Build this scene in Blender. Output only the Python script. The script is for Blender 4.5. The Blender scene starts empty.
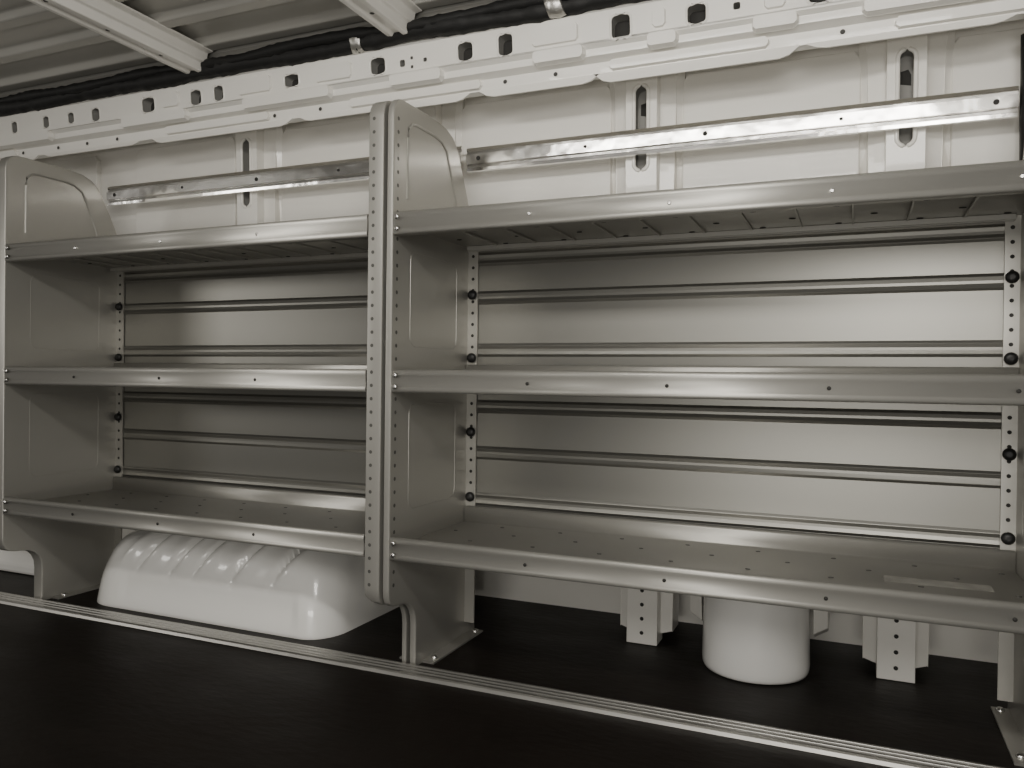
import bpy, bmesh, math, random
from mathutils import Vector, Matrix
random.seed(3)
scene=bpy.context.scene
COL=scene.collection
YF=1.25; YB=1.565
Z1,Z2,Z3=0.8617,0.5748,0.2687

# ---------------------------------------------------------------- materials
def mat(name,base,rough=.5,metal=0.,noise=0.,nscale=20,bump=0.,bscale=200,stretch=(1,1,1),spec=.5,rvar=0.,coat=0.,bdist=.002):
    m=bpy.data.materials.new(name); m.use_nodes=True
    nt=m.node_tree; b=nt.nodes['Principled BSDF']
    b.inputs['Base Color'].default_value=(*base,1); b.inputs['Roughness'].default_value=rough
    b.inputs['Metallic'].default_value=metal
    b.inputs['Specular IOR Level'].default_value=spec
    b.inputs['Coat Weight'].default_value=coat
    tc=nt.nodes.new('ShaderNodeTexCoord'); mp=nt.nodes.new('ShaderNodeMapping'); mp.inputs['Scale'].default_value=stretch
    nt.links.new(tc.outputs['Object'],mp.inputs['Vector'])
    if noise or rvar:
        n=nt.nodes.new('ShaderNodeTexNoise'); n.inputs['Scale'].default_value=nscale; n.inputs['Detail'].default_value=6
        nt.links.new(mp.outputs['Vector'],n.inputs['Vector'])
        if noise:
            r=nt.nodes.new('ShaderNodeMapRange'); r.inputs['To Min'].default_value=1-noise; r.inputs['To Max'].default_value=1+noise
            nt.links.new(n.outputs['Fac'],r.inputs['Value'])
            mx=nt.nodes.new('ShaderNodeMix'); mx.data_type='RGBA'; mx.blend_type='MULTIPLY'; mx.inputs[0].default_value=1
            mx.inputs[6].default_value=(*base,1); nt.links.new(r.outputs[0],mx.inputs[7]); nt.links.new(mx.outputs[2],b.inputs['Base Color'])
        if rvar:
            r=nt.nodes.new('ShaderNodeMapRange'); r.inputs['To Min'].default_value=rough-rvar; r.inputs['To Max'].default_value=rough+rvar
            nt.links.new(n.outputs['Fac'],r.inputs['Value']); nt.links.new(r.outputs[0],b.inputs['Roughness'])
    if bump:
        n2=nt.nodes.new('ShaderNodeTexNoise'); n2.inputs['Scale'].default_value=bscale; n2.inputs['Detail'].default_value=3
        nt.links.new(mp.outputs['Vector'],n2.inputs['Vector'])
        bp=nt.nodes.new('ShaderNodeBump'); bp.inputs['Strength'].default_value=bump; bp.inputs['Distance'].default_value=bdist
        nt.links.new(n2.outputs['Fac'],bp.inputs['Height']); nt.links.new(bp.outputs['Normal'],b.inputs['Normal'])
    return m
M_STEEL=mat('silver_painted_steel',(.43,.42,.39),.42,.6,noise=.02,nscale=5)
M_BACK=mat('silver_back_sheet',(.265,.26,.24),.39,.85,noise=.03,nscale=3)
M_WHITE=mat('white_van_paint',(.87,.85,.80),.32,0,noise=.02,nscale=6,coat=.3)
M_WHITEG=mat('white_gloss_plastic',(.95,.94,.91),.22,0,noise=.02,nscale=6,coat=.5)
M_ROOF=mat('bare_roof_paint',(.50,.49,.455),.34,.2,noise=.12,nscale=5,bump=.5,bscale=9,bdist=.006,stretch=(.5,1,1))
M_ALU=mat('brushed_aluminium',(.84,.83,.81),.17,1.,noise=.04,nscale=6,stretch=(1,1,1),rvar=.05,bump=.5,bscale=9,bdist=.007)
M_ALUF=mat('worn_floor_aluminium',(.50,.49,.465),.34,.95,noise=.1,nscale=12,rvar=.06)
M_DARK=mat('hole_shadow',(.03,.029,.027),.8)
M_HOLE=mat('punched_hole',(.05,.048,.045),.6)
M_SOFT=mat('shallow_hole',(.10,.098,.09),.5,.3)
M_SLOT=mat('slot_inside',(.30,.295,.28),.6)
M_STICK=mat('faded_sticker',(.31,.30,.275),.42,.5,noise=.6,nscale=45)
M_BLACK=mat('black_plastic',(.012,.012,.012),.45,bump=.2,bscale=150)
M_TAPE=mat('matte_black_tape',(.013,.013,.013),.6,bump=.6,bscale=60,spec=.4)
M_FLOOR=mat('black_floor_mat',(.0095,.0068,.0052),.52,0,noise=.45,nscale=9,bump=.35,bscale=70,rvar=.14,spec=.25,stretch=(.5,1,1))
M_FOIL=mat('silver_foil_tape',(.6,.59,.56),.4,.9,bump=.9,bscale=60)
M_BOLT=mat('zinc_bolt',(.8,.79,.77),.22,1.)

# ---------------------------------------------------------------- helpers
def new_obj(name,bm,mats,parent=None,label=None,category=None,group=None,kind=None,smooth=0,bevel=0,solid=0,solid_off=0,top=False):
    if solid==0: bmesh.ops.recalc_face_normals(bm,faces=bm.faces[:])
    me=bpy.data.meshes.new(name); bm.to_mesh(me); bm.free()
    for m in mats: me.materials.append(m)
    if smooth:
        for p in me.polygons: p.use_smooth=True
        me.set_sharp_from_angle(angle=math.radians(smooth))
    o=bpy.data.objects.new(name,me); COL.objects.link(o)
    if top:
        vs=[v.co for v in me.vertices]
        c=Vector(((min(v.x for v in vs)+max(v.x for v in vs))/2,(min(v.y for v in vs)+max(v.y for v in vs))/2,min(v.z for v in vs)))
        me.transform(Matrix.Translation(-c)); o.location=c
    if solid:
        s=o.modifiers.new('solid','SOLIDIFY'); s.thickness=solid; s.offset=solid_off
    if bevel:
        b=o.modifiers.new('bevel','BEVEL'); b.width=bevel; b.segments=2; b.limit_method='ANGLE'; b.angle_limit=math.radians(35); b.use_clamp_overlap=True
    if parent: setpar(o,parent)
    if label: o['label']=label
    if category: o['category']=category
    if group: o['group']=group
    if kind: o['kind']=kind
    return o
def setpar(o,parent):
    o.parent=parent
    if parent.type=='EMPTY':
        o.matrix_parent_inverse=Matrix.Translation(-Vector(parent.location))
def empty(name,loc,label,category,group=None):
    e=bpy.data.objects.new(name,None); e.location=loc; e.empty_display_size=.1; COL.objects.link(e)
    e['label']=label; e['category']=category
    if group: e['group']=group
    return e
def poly_faces(bm,pts,mi=0):
    vs=[bm.verts.new(p) for p in pts]; f=bm.faces.new(vs); f.material_index=mi; return f
def box(bm,x0,x1,y0,y1,z0,z1,mi=0):
    v=[bm.verts.new((x,y,z)) for x in (x0,x1) for y in (y0,y1) for z in (z0,z1)]
    for q in ((0,1,3,2),(4,6,7,5),(0,4,5,1),(2,3,7,6),(0,2,6,4),(1,5,7,3)):
        f=bm.faces.new([v[i] for i in q]); f.material_index=mi
def prism(bm,a,b,mi=0,closed=True,mcap=None):
    a=[bm.verts.new(p) for p in a]; b=[bm.verts.new(p) for p in b]
    n=len(a)
    for i in range(n if closed else n-1):
        j=(i+1)%n; f=bm.faces.new((a[i],a[j],b[j],b[i])); f.material_index=mi
    if closed:
        mc=mi if mcap is None else mcap
        bm.faces.new(a).material_index=mc; bm.faces.new(b[::-1]).material_index=mc
def prism_x(bm,prof,x0,x1,mi=0,closed=True):
    prism(bm,[(x0,y,z) for y,z in prof],[(x1,y,z) for y,z in prof],mi,closed)
def prism_y(bm,prof,y0,y1,mi=0,closed=True,mcap=None):
    prism(bm,[(x,y0,z) for x,z in prof],[(x,y1,z) for x,z in prof],mi,closed,mcap)
def disc(bm,c,axis,r,mi=1,n=10,sx=1.,sy=1.):
    pts=[]
    for i in range(n):
        t=2*math.pi*i/n; u,v=r*sx*math.cos(t),r*sy*math.sin(t)
        if axis=='y': pts.append((c[0]+u,c[1],c[2]+v))
        elif axis=='x': pts.append((c[0],c[1]+u,c[2]+v))
        else: pts.append((c[0]+u,c[1]+v,c[2]))
    poly_faces(bm,pts,mi)
def tube(bm,pts,r,n=8,mi=0,closed=False,rr=None,upv=None):
    pts=[Vector(p) for p in pts]; rings=[]
    N=len(pts)
    for i,p in enumerate(pts):
        if closed: d=pts[(i+1)%N]-pts[i-1]
        else: d=pts[min(i+1,N-1)]-pts[max(i-1,0)]
        d.normalize(); up=Vector((0,0,1)) if abs(d.z)<.9 else Vector((0,1,0))
        if closed: up=Vector((1,0,0))
        if upv: up=Vector(upv)
        s=d.cross(up).normalized(); u=s.cross(d)
        R=rr[i] if rr else r
        rings.append([bm.verts.new(p+R*(math.cos(2*math.pi*k/n)*s+math.sin(2*math.pi*k/n)*u)) for k in range(n)])
    for i in range(N if closed else N-1):
        A,B=rings[i],rings[(i+1)%N]
        for k in range(n):
            f=bm.faces.new((A[k],A[(k+1)%n],B[(k+1)%n],B[k])); f.material_index=mi; f.smooth=True
    if not closed:
        bm.faces.new(rings[0]).material_index=mi; bm.faces.new(rings[-1][::-1]).material_index=mi
def boolean(o,cut_bm,ms):
    me=bpy.data.meshes.new('cut'); bmesh.ops.recalc_face_normals(cut_bm,faces=cut_bm.faces[:]); cut_bm.to_mesh(me); cut_bm.free()
    for m in ms: me.materials.append(m)
    c=bpy.data.objects.new('cut',me); COL.objects.link(c)
    md=o.modifiers.new('cut','BOOLEAN'); md.object=c; md.operation='DIFFERENCE'; md.solver='EXACT'; md.material_mode='TRANSFER'
    bpy.context.view_layer.update()
    dg=bpy.context.evaluated_depsgraph_get(); me2=bpy.data.meshes.new_from_object(o.evaluated_get(dg))
    o.modifiers.clear(); o.data=me2
    bpy.data.objects.remove(c)
def lathe_mesh(name,prof,m,n=16):
    bm=bmesh.new(); rings=[]
    for r,h in prof:
        rings.append([bm.verts.new((r*math.cos(2*math.pi*k/n),-h,r*math.sin(2*math.pi*k/n))) for k in range(n)])
    for A,B in zip(rings,rings[1:]):
        for k in range(n): 
            f=bm.faces.new((A[k],A[(k+1)%n],B[(k+1)%n],B[k])); f.smooth=True
    bm.faces.new(rings[0]); bm.faces.new(rings[-1][::-1])
    bmesh.ops.recalc_face_normals(bm,faces=bm.faces[:])
    me=bpy.data.meshes.new(name); bm.to_mesh(me); bm.free(); me.materials.append(m); return me
def inst(me,name,parent,loc,label=None,rot=None):
    o=bpy.data.objects.new(name,me); COL.objects.link(o); o.location=loc
    if rot: o.rotation_euler=rot
    setpar(o,parent)
    if label: o['label']=label
    return o
ME_KNOB=lathe_mesh('fastener',[(.006,-.012),(.006,0),(.0095,0),(.0105,.002),(.0105,.005),(.0078,.0088),(.0035,.010)],M_BLACK)
ME_BOLT=lathe_mesh('bolt',[(.0050,-.002),(.0053,.001),(.0045,.003),(.0022,.0042)],M_BOLT,12)
ME_RIVET=lathe_mesh('rivet',[(.0034,-.002),(.0034,.0008),(.0022,.0018)],M_BOLT,10)

# ---------------------------------------------------------------- shelving
FRONT=[(1.350,.0),(1.350,.080),(1.348,.098),(1.341,.113),(1.330,.124),(1.315,.131),(1.298,.134),(1.280,.136),(1.266,.139),(1.256,.146),(1.251,.157),(1.250,.172),(1.250,.6),(1.250,1.040),(1.2525,1.054),(1.259,1.065),(1.269,1.072),(1.284,1.075),(1.35,1.076),(1.42,1.075),(1.455,1.071),(1.482,1.061),(1.500,1.046),(1.511,1.028),(1.535,.985),(1.562,.93)]
BACK=[(1.567,.90),(1.568,.30),(1.575,.12),(1.605,.045),(1.612,.0)]
def side_panel(unit,xs,fdir,fw,flange_holes,face_holes,inward,footw=None):
    bm=bmesh.new(); t=.0012
    N=len(FRONT); nrm=[]
    for i in range(N):
        p=FRONT[max(i-1,0)]; q=FRONT[min(i+1,N-1)]; dy,dz=q[0]-p[0],q[1]-p[1]; L=math.hypot(dy,dz); nrm.append((dz/L,-dy/L))
    ins=.003
    P=[(FRONT[i][0]+nrm[i][0]*ins,FRONT[i][1]+nrm[i][1]*ins) for i in range(N)]+BACK
    P[0]=(P[0][0],0.0)
    a=[bm.verts.new((xs-t,y,z)) for y,z in P]; b=[bm.verts.new((xs+t,y,z)) for y,z in P]
    n=len(P)
    bm.faces.new(a); bm.faces.new(b[::-1])
    for i in range(n):
        j=(i+1)%n; bm.faces.new((a[i],a[j],b[j],b[i]))
    rows=[]
    for i in range(N):
        w=fw
        if i>=20: w=min(fw,.016)
        if footw and i<9: w=footw
        elif footw and i==9: w=(footw+fw)*.5
        cs=[(0,.0040),(.0003,.0014),(.0014,.0002),(.0022,0),(w-.0022,0),(w-.0014,.0002),(w-.0003,.0014),(w,.0040),(w,.012)]
        rows.append([bm.verts.new((xs+fdir*(dx-.0013),FRONT[i][0]+nrm[i][0]*d,max(0,FRONT[i][1]+nrm[i][1]*d))) for dx,d in cs])
    for A,B in zip(rows,rows[1:]):
        for k in range(len(A)-1): bm.faces.new((A[k],A[k+1],B[k+1],B[k]))
    x0,x1=sorted((xs,xs+inward*.024)); box(bm,x0,x1,1.560,1.564,.03,.93)
    x0,x1=sorted((xs,xs+inward*.028)); box(bm,x0,x1,1.375,1.60,.0005,.004)
    for s in (-1,1):
        X=xs+s*t
        tube(bm,[(X,1.30,.895),(X,1.30,1.01),(X,1.303,1.028),(X,1.315,1.039),(X,1.33,1.042),(X,1.40,1.042),(X,1.43,1.038),(X,1.452,1.025),(X,1.465,1.0),(X,1.495,.93),(X,1.50,.895)],.0030,6)
        for zl,zh in ((.62,.80),(.31,.51)):
            c=.02; L=[]
            for cy,cz,a0 in ((1.505-c,zh-c,0),(1.315+c,zh-c,90),(1.315+c,zl+c,180),(1.505-c,zl+c,270)):
                for k in range(5):
                    tt=math.radians(a0+22.5*k); L.append((X,cy+c*math.cos(tt),cz+c*math.sin(tt)))
            tube(bm,L,.0006,6,closed=True)
    z=.178
    while z<1.045:
        if flange_holes: disc(bm,(xs+fdir*(fw*.60),1.2496,z),'y',.0034,mi=2)
        if face_holes:
            for s in (-1,1): disc(bm,(xs+s*(t+.0004),1.266,z),'x',.0038,mi=2)
        z+=.0245
    z=.31
    while z<.86:
        disc(bm,(xs+inward*.013,1.5594,z),'y',.0036,n=8,mi=1); z+=.0245
    o=new_obj('side_panel',bm,[M_STEEL,M_DARK,M_SOFT],unit,smooth=22)
    for zz in (.741,.605,.4447,.304):
        inst(ME_KNOB,'fastener',o,(xs+inward*.013,1.5595,zz),'black round plastic push fastener')
    for yy in (1.40,1.585):
        b=inst(ME_BOLT,'foot_bolt',o,(xs+inward*.016,yy,.004),'zinc floor bolt',rot=(-math.pi/2,0,0)); b.scale=(1.4,1.4,1.4)
    return o
def shelf(unit,x0,x1,zt,holes_x,bolt_x,kind):
    bm=bmesh.new(); zs=zt-.019; z0=zt-.041; t=.0014
    prof=[(1.557,zs+.034),(1.554,zs+.034),(1.552,zs+.030),(1.552,zs+.004),(1.548,zs)]
    prof+=[(1.2685,zs),(1.2625,zs+.004),(1.2620,zt-.006)]
    cy,cz,r=1.2555,zt-.0055,.0055
    for k in range(7):
        tt=math.radians(30*k); prof.append((cy+r*math.cos(tt),cz+r*math.sin(tt)))
    prof+=[(1.2500,zt-.009),(1.2512,zt-.0120),(1.2512,z0+.0095),(1.2500,z0+.0075)]
    cy,cz,r=1.2540,z0+.004,.0040
    for k in range(5):
        tt=math.radians(180+30*k); prof.append((cy+r*math.cos(tt),cz+r*math.sin(tt)))
    prof+=[(1.272,z0+.0008),(1.272,z0+.007)]
    prism_x(bm,prof,x0,x1,closed=False)
    W=x1-x0
    nx=int(W/.062)
    for i in range(nx):
        x=x0+(i+.5)*W/nx
        for j,y in enumerate((1.305,1.37,1.45,1.52)):
            if (i+j)%2==0:
                disc(bm,(x+.008*(j%2),y,zs+.0011),'z',.0030,mi=2,n=8,sx=1.4)
                disc(bm,(x+.008*(j%2),y,zs-.0011),'z',.0036,mi=1,n=8,sx=1.5)
    if kind!=1:
        for h in holes_x: disc(bm,(h,1.2501,zt-.022),'y',.0030,n=10,mi=1)
    o=new_obj('shelf',bm,[M_STEEL,M_DARK,M_SOFT],unit,solid=t,smooth=35)
    bm=bmesh.new()
    nd=12
    for i in range(1,nd):
        x=x0+i*W/nd; box(bm,x-.0016,x+.0016,1.29,1.52,zs-.005,zs-.0008)
    for y in (1.532,1.546): box(bm,x0+.01,x1-.01,y-.003,y+.003,zs-.010,zs-.0008)
    new_obj('stiffener',bm,[M_STEEL],o,bevel=.0006)
    if kind==1:
        for h in holes_x: inst(ME_RIVET,'rivet',o,(h,1.2506,zt-.022),'small silver rivet')
    for bx in bolt_x:
        for dz in (.010,.031): inst(ME_BOLT,'bolt',o,(bx,1.2485,zt-dz),'bright zinc bolt head')
    return o
def back_panel(unit,x0,x1,zb,zt,beads):
    Y=1.566; prof=[(Y,zb)]
    for z in sorted(beads):
        prof+=[(Y,z-.0145),(Y-.0026,z-.0100),(Y-.0030,z-.009),(Y-.0026,z-.0078),(Y-.0010,z-.0025),(Y-.0010,z+.0025),(Y-.0026,z+.0078),(Y-.0030,z+.009),(Y-.0026,z+.0100),(Y,z+.0145)]
    prof+=[(Y,zt)]
    bm=bmesh.new(); prism_x(bm,prof,x0,x1,closed=False)
    return new_obj('back_panel',bm,[M_BACK],unit,solid=.0012,solid_off=1)

GRP='van shelving units'
uR=empty('shelving_unit',(-.27,1.42,0),'silver grey steel three-shelf van shelving above the white round cover','shelving',GRP)
uL=empty('shelving_unit',(-1.31,1.42,0),'silver grey steel three-shelf van shelving above the wheel housing','shelving',GRP)
XL,XA,XB,XR=-1.834,-.8000,-.7786,.250
side_panel(uL,XL,-1,.030,False,False,1)
side_panel(uL,XA,-1,.032,True,False,-1,footw=.010)
side_panel(uR,XB,-1,.0135,False,True,1)
side_panel(uR,XR,1,.042,True,False,-1)
for k,z in enumerate((Z1,Z2,Z3)):
    sr=shelf(uR,XB+.0025,XR-.0025,z,(-.51,-.273,-.036,.20),(-.768,),k+1)
    shelf(uL,XL+.0025,XA-.0325,z,(-1.60,-1.345,-1.09),(-1.822,),k+1)
bm=bmesh.new()
box(bm,.045,.195,1.385,1.425,Z3-.0183,Z3-.0178)
new_obj('sticker',bm,[M_STICK],sr,label='small faded paper sticker on the shelf deck')
for u,x0,x1 in ((uR,XB+.004,XR-.004),(uL,XL+.004,XA-.004)):
    back_panel(u,x0,x1,.560,.838,(.622,.735,.818))
    back_panel(u,x0,x1,.255,.550,(.300,.400,.500))
# ---------------------------------------------------------------- van shell
def structure(name,bm,m,label,**k):
    return new_obj(name,bm,m,label=label,kind='structure',category='van interior',**k)
X0,X1=-3.2,1.0
bm=bmesh.new(); box(bm,X0,X1,-.6,1.95,-.03,0); structure('floor',bm,[M_FLOOR],'black rubber covered van cargo floor')
cols=[-1.435,-.92,-.411,.076,.56]
bays=[-2.46,-1.945]+cols
bm=bmesh.new()
prism_x(bm,[(1.66,1.31),(1.66,1.0),(1.69,.9),(1.78,.6),(1.84,.301),(1.93,.301),(1.93,1.31)],X0,X1)
for a,b in zip(bays,bays[1:]):
    xa,xb=a+.076,b-.076
    prism_y(bm,[(xa,1.075),(xb,1.075),(xb,1.175),(xb-.01,1.19),(xa+.01,1.19),(xa,1.175)],1.648,1.664)
    prism_y(bm,[(xa,.93),(xb,.93),(xb,1.062),(xa,1.062)],1.650,1.69)
structure('wall_side',bm,[M_WHITE],'white painted van side wall with pressed panels',bevel=.003)
bm=bmesh.new(); prism_x(bm,[(1.84,.299),(1.865,.0),(1.93,.0),(1.93,.299)],X0,X1)
prism_x(bm,[(1.80,.205),(1.812,.195),(1.845,.19),(1.845,.215)],X0,X1)
structure('trim_2',bm,[M_WHITE],'white painted lower body skirt of the van wall')
prof=[]; y=-.6
while y<1.42:
    prof+=[(y,1.338),(y+.060,1.338),(y+.070,1.322),(y+.100,1.322),(y+.110,1.338)]; y+=.13
prof+=[(1.47,1.325),(1.52,1.305),(1.93,1.300)]
top=[(yy,1.36) for yy in (1.93,-.6)]
bm=bmesh.new(); prism_x(bm,prof+top,X0,X1)
structure('ceiling',bm,[M_ROOF],'grey white van roof sheet with long pressed swages',bevel=.003)
bm=bmesh.new()
prism_x(bm,[(1.506,1.158),(1.503,1.180),(1.484,1.187),(1.482,1.200),(1.473,1.206),(1.466,1.262),(1.478,1.276),(1.52,1.284),(1.545,1.284),(1.530,1.158)],X0,X1)
rail=structure('trim_1',bm,[M_WHITE,M_HOLE],'white pressed steel roof side rail with square holes')
cb=bmesh.new(); rims=bmesh.new()
hx=[(-2.12,1.230,.010,.012),(-1.995,1.230,.010,.012),(-1.90,1.230,.010,.011),(-1.81,1.228,.012,.013),(-1.626,1.230,.017,.014),(-1.471,1.229,.014,.014),(-1.40,1.230,.012,.014),(-1.186,1.231,.016,.011),(-.956,1.231,.015,.014),(-.746,1.231,.014,.015),(-.656,1.231,.013,.017),(-.418,1.229,.015,.018),(-.276,1.229,.014,.014),(-.205,1.231,.006,.006),(-.065,1.231,.016,.014),(.07,1.231,.010,.010),(.25,1.231,.015,.015),
    (-1.30,1.228,.006,.006),(-.895,1.228,.006,.007),(-.872,1.236,.003,.003),(-.872,1.218,.003,.003),(-.84,1.228,.004,.004),(-.56,1.224,.004,.004),(-1.04,1.226,.004,.004)]
def face_y(z): return 1.4735-(z-1.206)/.056*.007
for x,z,w,h in hx:
    if w>.009: w*=1.35; h*=1.25
    q=.5*min(w,h); pts=[]
    for cx,cz,a0 in ((w-q,h-q,0),(-w+q,h-q,90),(-w+q,-h+q,180),(w-q,-h+q,270)):
        for k in range(4):
            t=math.radians(a0+30*k); pts.append((x+cx+q*math.cos(t),z+cz+q*math.sin(t)))
    prism_y(cb,pts,1.44,1.500,mi=0,mcap=1)
    if w>.009: tube(rims,[(px,face_y(pz)+.0006,pz) for px,pz in pts],.0028,6,closed=True)
boolean(rail,cb,[M_SLOT,M_DARK])
bm=bmesh.new(); bm.from_mesh(rail.data)
me_t=bpy.data.meshes.new('t'); rims.to_mesh(me_t); rims.free(); bm.from_mesh(me_t)
lips=[(-2.60,-2.10,.012),(-2.02,-1.72,.008),(-1.62,-1.24,.013),(-1.16,-.98,.010),(-.93,-.78,.014),(-.70,-.50,.014),(-.45,-.13,.018),(-.06,.20,.010),(.27,.62,.015)]
for xa,xb,dz in lips:
    prism_y(bm,[(xa-.030,1.1585),(xa-.012,1.158-dz*.75),(xa+.004,1.158-dz),(xb-.004,1.158-dz),(xb+.012,1.158-dz*.75),(xb+.030,1.1585)],1.504,1.508)
    x=xa+.03
    while x<xb-.01:
        disc(bm,(x,1.5025,1.170),'y',.0045,mi=1); x+=.11
def plate(x0,x1,z0,z1,y,th,ch=.008):
    f=[(x0+ch,z0),(x1-ch,z0),(x1,z0+ch),(x1,z1-ch),(x1-ch,z1),(x0+ch,z1),(x0,z1-ch),(x0,z0+ch)]
    g=[(max(min(px,x1-.004),x0+.004),max(min(pz,z1-.003),z0+.003)) for px,pz in f]
    yy=lambda z:(y+(1.204-z)*.138)
    prism(bm,[(px,yy(pz)+.004,pz) for px,pz in f],[(px,yy(pz)-th,pz) for px,pz in g])
for xa,xb in ((-2.3,-1.98),(-1.72,-1.50),(-1.33,-1.08),(-.93,-.80),(-.60,-.49),(-.37,-.31),(-.18,-.10),(.0,.20)):
    plate(xa,xb,1.182,1.209,1.478,.011)
for xa,xb in ((-1.58,-1.52),(-1.12,-1.02),(-.60,-.50),(-.36,-.33),(-.16,-.12),(-1.34,-1.24)):
    plate(xa,xb,1.214,1.252,1.474,.006)
for xa,xb in ((-2.5,-2.15),(-1.60,-1.27),(-1.05,-.72),(-.45,-.15),(.05,.30)):
    plate(xa,xb,1.160,1.182,1.500,.009)
bm.to_mesh(rail.data); bm.free()
b=rail.modifiers.new('bevel','BEVEL'); b.width=.0015; b.segments=2; b.limit_method='ANGLE'; b.angle_limit=math.radians(25)
for c in cols:
    bm=bmesh.new(); hw=.033
    prism_x(bm,[(1.600,1.270),(1.612,.90),(1.655,.6),(1.668,.25),(1.668,.001),(1.72,.001),(1.72,1.270)],c-hw,c+hw)
    o=new_obj('wall_pillar',bm,[M_WHITE,M_SLOT,M_DARK],label='white pressed steel wall pillar with a long slot',category='wall pillar',group='van wall pillars')
    cb=bmesh.new(); pts=[]
    for k in range(13): t=math.pi*k/12; pts.append((c+.015*math.cos(t),1.148+.015*math.sin(t)))
    for k in range(13): t=math.pi+math.pi*k/12; pts.append((c+.015*math.cos(t),1.005+.015*math.sin(t)))
    prism_y(cb,pts,1.57,1.640)
    boolean(o,cb,[M_SLOT])
    bm=bmesh.new(); bm.from_mesh(o.data)
    yy=lambda z:1.600+(1.27-z)/.37*.012
    tube(bm,[(x,yy(z),z) for x,z in pts],.0046,6,closed=True)
    poly_faces(bm,[(c-.009,1.6392,1.112),(c+.009,1.6392,1.108),(c+.009,1.6392,1.128),(c+.004,1.6392,1.138),(c-.009,1.6392,1.135)],2)
    for s in (-1,1):
        e=hw-.002
        A=[(c+s*e,1.632,1.27),(c+s*e,1.632,1.17),(c+s*e,1.638,.90),(c+s*e,1.688,.6),(c+s*e,1.70,.25),(c+s*e,1.70,.018),(c+s*e,1.76,.018),(c+s*e,1.76,1.27)]
        wd=[.050,.034,.030,.030,.028,.026,.026,.050]
        B=[(x+s*w,y+.008,z+(.006 if z<.05 else 0)) for (x,y,z),w in zip(A,wd)]
        prism(bm,A,B)
    for z in (.025,.055,.085,.115,.145,.175):
        disc(bm,(c,1.6672,z),'y',.0042,mi=2)
    bm.to_mesh(o.data); bm.free()
    b=o.modifiers.new('bevel','BEVEL'); b.width=.003; b.segments=2; b.limit_method='ANGLE'
for c in (-1.455,-.893,-.25,.38):
    bm=bmesh.new(); zb=1.277
    prism_y(bm,[(c-.056,1.320),(c-.040,1.318),(c-.036,1.298),(c-.028,1.296),(c-.024,zb+.001),(c-.012,zb),(c-.008,zb+.006),(c+.008,zb+.006),(c+.012,zb),(c+.024,zb+.001),(c+.028,1.296),(c+.036,1.298),(c+.040,1.318),(c+.056,1.320),(c+.056,1.325),(c-.056,1.325)],-.6,1.452)
    for k in range(9):
        disc(bm,(c,1.35-k*.14,zb+.0055),'z',.005)
    new_obj('roof_rib',bm,[M_WHITE,M_HOLE],label='white pressed steel roof cross rib under the roof sheet',category='roof rib',group='roof cross ribs',top=True,bevel=.002)
bm=bmesh.new()
for r,yo,zo,ph in ((.0195,1.464,1.285,0),(.012,1.450,1.296,1.7)):
    pts=[];rr=[]
    x=-2.5
    while x<.8:
        pts.append((x,yo+.003*math.sin(x*9+ph),zo+.003*math.sin(x*13+ph*2))); rr.append(r*(1+.08*math.sin(x*31+ph)+random.uniform(-.12,.12))); x+=.012
    tube(bm,pts,r,12,rr=rr)
h=new_obj('wiring_harness',bm,[M_TAPE],label='black taped wiring harness running along the roof rail',category='wiring')
for x in (-1.0,-.545):
    bm=bmesh.new(); pts=[];rr=[]
    for k in range(7):
        pts.append((x-.018+.006*k,1.461+random.uniform(-.002,.002),1.285+random.uniform(-.002,.002))); rr.append(.0225+random.uniform(-.0015,.0015))
    tube(bm,pts,.018,9,rr=rr)
    new_obj('foil_wrap',bm,[M_FOIL],h,label='crinkled silver foil wrap')
def track(x0,x1,zc,label):
    bm=bmesh.new(); y=1.585
    prism_x(bm,[(y,zc-.026),(y-.001,zc-.020),(y+.002,zc-.018),(y+.002,zc-.013),(y-.004,zc-.011),(y-.005,zc+.010),(y+.001,zc+.012),(y+.001,zc+.017),(y-.002,zc+.019),(y,zc+.025),(y+.010,zc+.026),(y+.010,zc-.026)],x0,x1)
    x=x0+.03; k=0
    while x<x1:
        disc(bm,(x,y-.0054,zc),'y',.0035 if k%2 else .005); x+=.245; k+=1
    return new_obj('cargo_track',bm,[M_ALU,M_DARK],label=label,category='cargo track',group='wall cargo tracks',top=True)
track(-.797,.246,1.043,'long bright aluminium cargo track bolted across the wall pillars')
track(-1.90,-.81,1.050,'bright aluminium cargo track above the wheel housing shelving')
bm=bmesh.new(); pr=[(1.292,.0003),(1.294,.006)]
for k in range(4):
    y0=1.297+k*.0130
    pr+=[(y0,.0085),(y0+.0050,.0085),(y0+.0068,.002),(y0+.0112,.002)]
pr=pr[:-2]+[(1.3445,.006),(1.347,.0003)]
prism_x(bm,pr,-3.0,.8)
new_obj('floor_track',bm,[M_ALUF],label='wide grooved aluminium strip along the black floor',category='floor strip',top=True)
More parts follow.
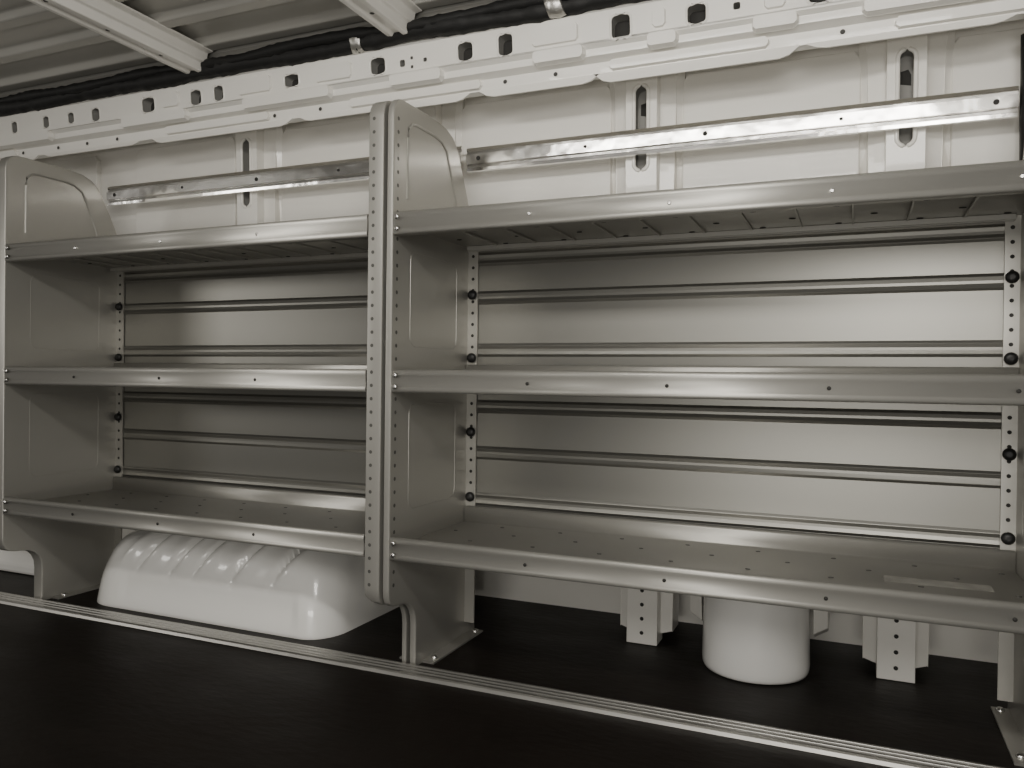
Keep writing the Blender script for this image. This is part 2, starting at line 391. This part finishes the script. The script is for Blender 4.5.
# wheel housing
bm=bmesh.new()
xa,xb,yf,yb=-1.750,-1.018,1.385,1.834
levels=[(.0005,0),(.012,.001),(.03,.003),(.05,.005),(.07,.008),(.09,.012),(.105,.016),(.12,.020),(.132,.024),(.143,.029),(.153,.035),(.162,.043),(.171,.053),(.179,.065),(.186,.081),(.192,.102),(.198,.137),(.203,.19)]
rings=[]
for z,ins in levels:
    x0,x1,y0=xa+ins*1.25,xb-ins*.55,yf+ins
    rc=.10+ins*.35; rd=.065+ins*.3; ring=[(x0,yb)]
    for k in range(11):
        t=math.pi+math.pi/2*k/10; ring.append((x0+rc+rc*math.cos(t),y0+rc*1.0+rc*1.0*math.sin(t)))
    ns=150
    for k in range(1,ns): ring.append((x0+rc+(x1-x0-rc-rd)*k/ns,y0))
    for k in range(11):
        t=-math.pi/2+math.pi/2*k/10; ring.append((x1-rd+rd*math.cos(t),y0+rd*1.3+rd*1.3*math.sin(t)))
    ring.append((x1,yb))
    row=[]
    for x,y in ring:
        g=0
        if y<y0+.10:
            for xc,s,wd in ((-1.61,.6,.010),(-1.53,1,.008),(-1.43,1.2,.011),(-1.36,.8,.007),(-1.25,1.3,.010),(-1.14,.9,.008)):
                xx=xc+(z-.16)*.7
                d=(x-xx); g+=s*(math.exp(-(d/wd)**2)-.5*math.exp(-((d-.026)/.016)**2))
        k=min(1,max(0,(z-.090)/.045))
        gp=0
        if -1.62<x<-1.09: gp=.006*math.exp(-((z-.055)/.03)**4)*min(1,(x+1.62)/.02,(-1.09-x)/.02)
        row.append(bm.verts.new((x,y+.011*g*k+gp,z-.006*g*k)))
    rings.append(row)
for A,B in zip(rings,rings[1:]):
    for i in range(len(A)-1): bm.faces.new((A[i],A[i+1],B[i+1],B[i]))
bm.faces.new(rings[-1])
bm.faces.new([r[0] for r in rings]+[r[-1] for r in rings[::-1]])
new_obj('wheel_housing',bm,[M_WHITEG],label='glossy white moulded wheel housing cover under the shelving',category='wheel housing',top=True,smooth=50)
cx,cy=-.175,1.632
bm=bmesh.new(); n=48; rings=[]
for r,z in ((.092,.001),(.098,.003),(.1005,.009),(.1015,.02),(.100,.10),(.099,.19),(.106,.205),(.107,.225),(.10,.227)):
    rings.append([bm.verts.new((cx+r*math.cos(2*math.pi*k/n),cy+r*math.sin(2*math.pi*k/n),z)) for k in range(n)])
for A,B in zip(rings,rings[1:]):
    for k in range(n): bm.faces.new((A[k],A[(k+1)%n],B[(k+1)%n],B[k])).smooth=True
bm.faces.new(rings[0][::-1]); bm.faces.new(rings[-1])
e=new_obj('filler_cover',bm,[M_WHITEG],label='smooth white round cover standing on the black floor',category='pipe cover')
for s in (-1,1):
    bm=bmesh.new(); x=cx+s*.106
    A=[(x,1.64,.23),(x,1.635,.12),(x,1.645,.075),(x,1.68,.06),(x,1.78,.08),(x,1.78,.23)]
    B=[(x+s*.026,y+.012,z+.012) for x_,y,z in A]
    prism(bm,A,B)
    new_obj('bracket',bm,[M_WHITE],e,bevel=.002)
bm=bmesh.new()
prism_x(bm,[(1.50,.001),(1.50,.03),(1.52,.055),(1.58,.07),(1.82,.09),(1.82,.001)],-2.6,-1.93)
new_obj('sill_cover',bm,[M_WHITEG],label='white moulded sill cover beside the shelving',category='sill cover',bevel=.008,top=True)
bm=bmesh.new()
tube(bm,[(.263,1.585,.90),(.262,1.588,1.0),(.262,1.585,1.08),(.260,1.575,1.15)],.014,10)
new_obj('door_seal',bm,[M_BLACK],label='black rubber door seal standing upright beside the cargo track',category='door seal')

# ---------------------------------------------------------------- lights
def area(name,loc,target,size,power,color,sy=None):
    l=bpy.data.lights.new(name,'AREA'); l.energy=power; l.color=color; l.size=size
    if sy: l.shape='RECTANGLE'; l.size_y=sy
    o=bpy.data.objects.new(name,l); COL.objects.link(o); o.location=loc
    d=Vector(target)-Vector(loc); o.rotation_euler=d.to_track_quat('-Z','Y').to_euler(); return o
W=(1.0,.965,.895)
area('door_light',(.22,-.28,.98),(-.45,1.5,.62),.4,8.0,W,.3)
area('rear_light',(-3.75,-.9,1.0),(-1.3,1.5,.6),.8,8.5,W,.3)
area('low_fill_light',(-.1,-1.2,.20),(-.4,1.8,.05),1.1,13,W,.2)  # added low fill, brightens the wall skirt below the shelves
area('roof_lamp',(-.4,.15,1.27),(-.4,1.5,.88),1.3,10.5,W,.10)
w=bpy.data.worlds.new('World'); scene.world=w; w.use_nodes=True
bg=w.node_tree.nodes['Background']; bg.inputs[0].default_value=(1,.96,.885,1); bg.inputs[1].default_value=.19

# ---------------------------------------------------------------- camera
yaw,pitch,roll,H=.4062,-.0069,.0123,.5614
cyy,syy=math.cos(yaw),math.sin(yaw); cp,sp=math.cos(pitch),math.sin(pitch)
F=Vector((-syy*cp,cyy*cp,sp)); R=Vector((cyy,syy,0)); U=R.cross(F)
R2=R*math.cos(roll)+U*math.sin(roll); U2=-R*math.sin(roll)+U*math.cos(roll)
cam=bpy.data.cameras.new('camera'); cam.sensor_width=36; cam.lens=800/1024*36; cam.clip_start=.01
co=bpy.data.objects.new('camera',cam); COL.objects.link(co)
m=Matrix((R2,U2,-F)).transposed().to_4x4(); m.translation=Vector((0,0,H)); co.matrix_world=m
scene.camera=co
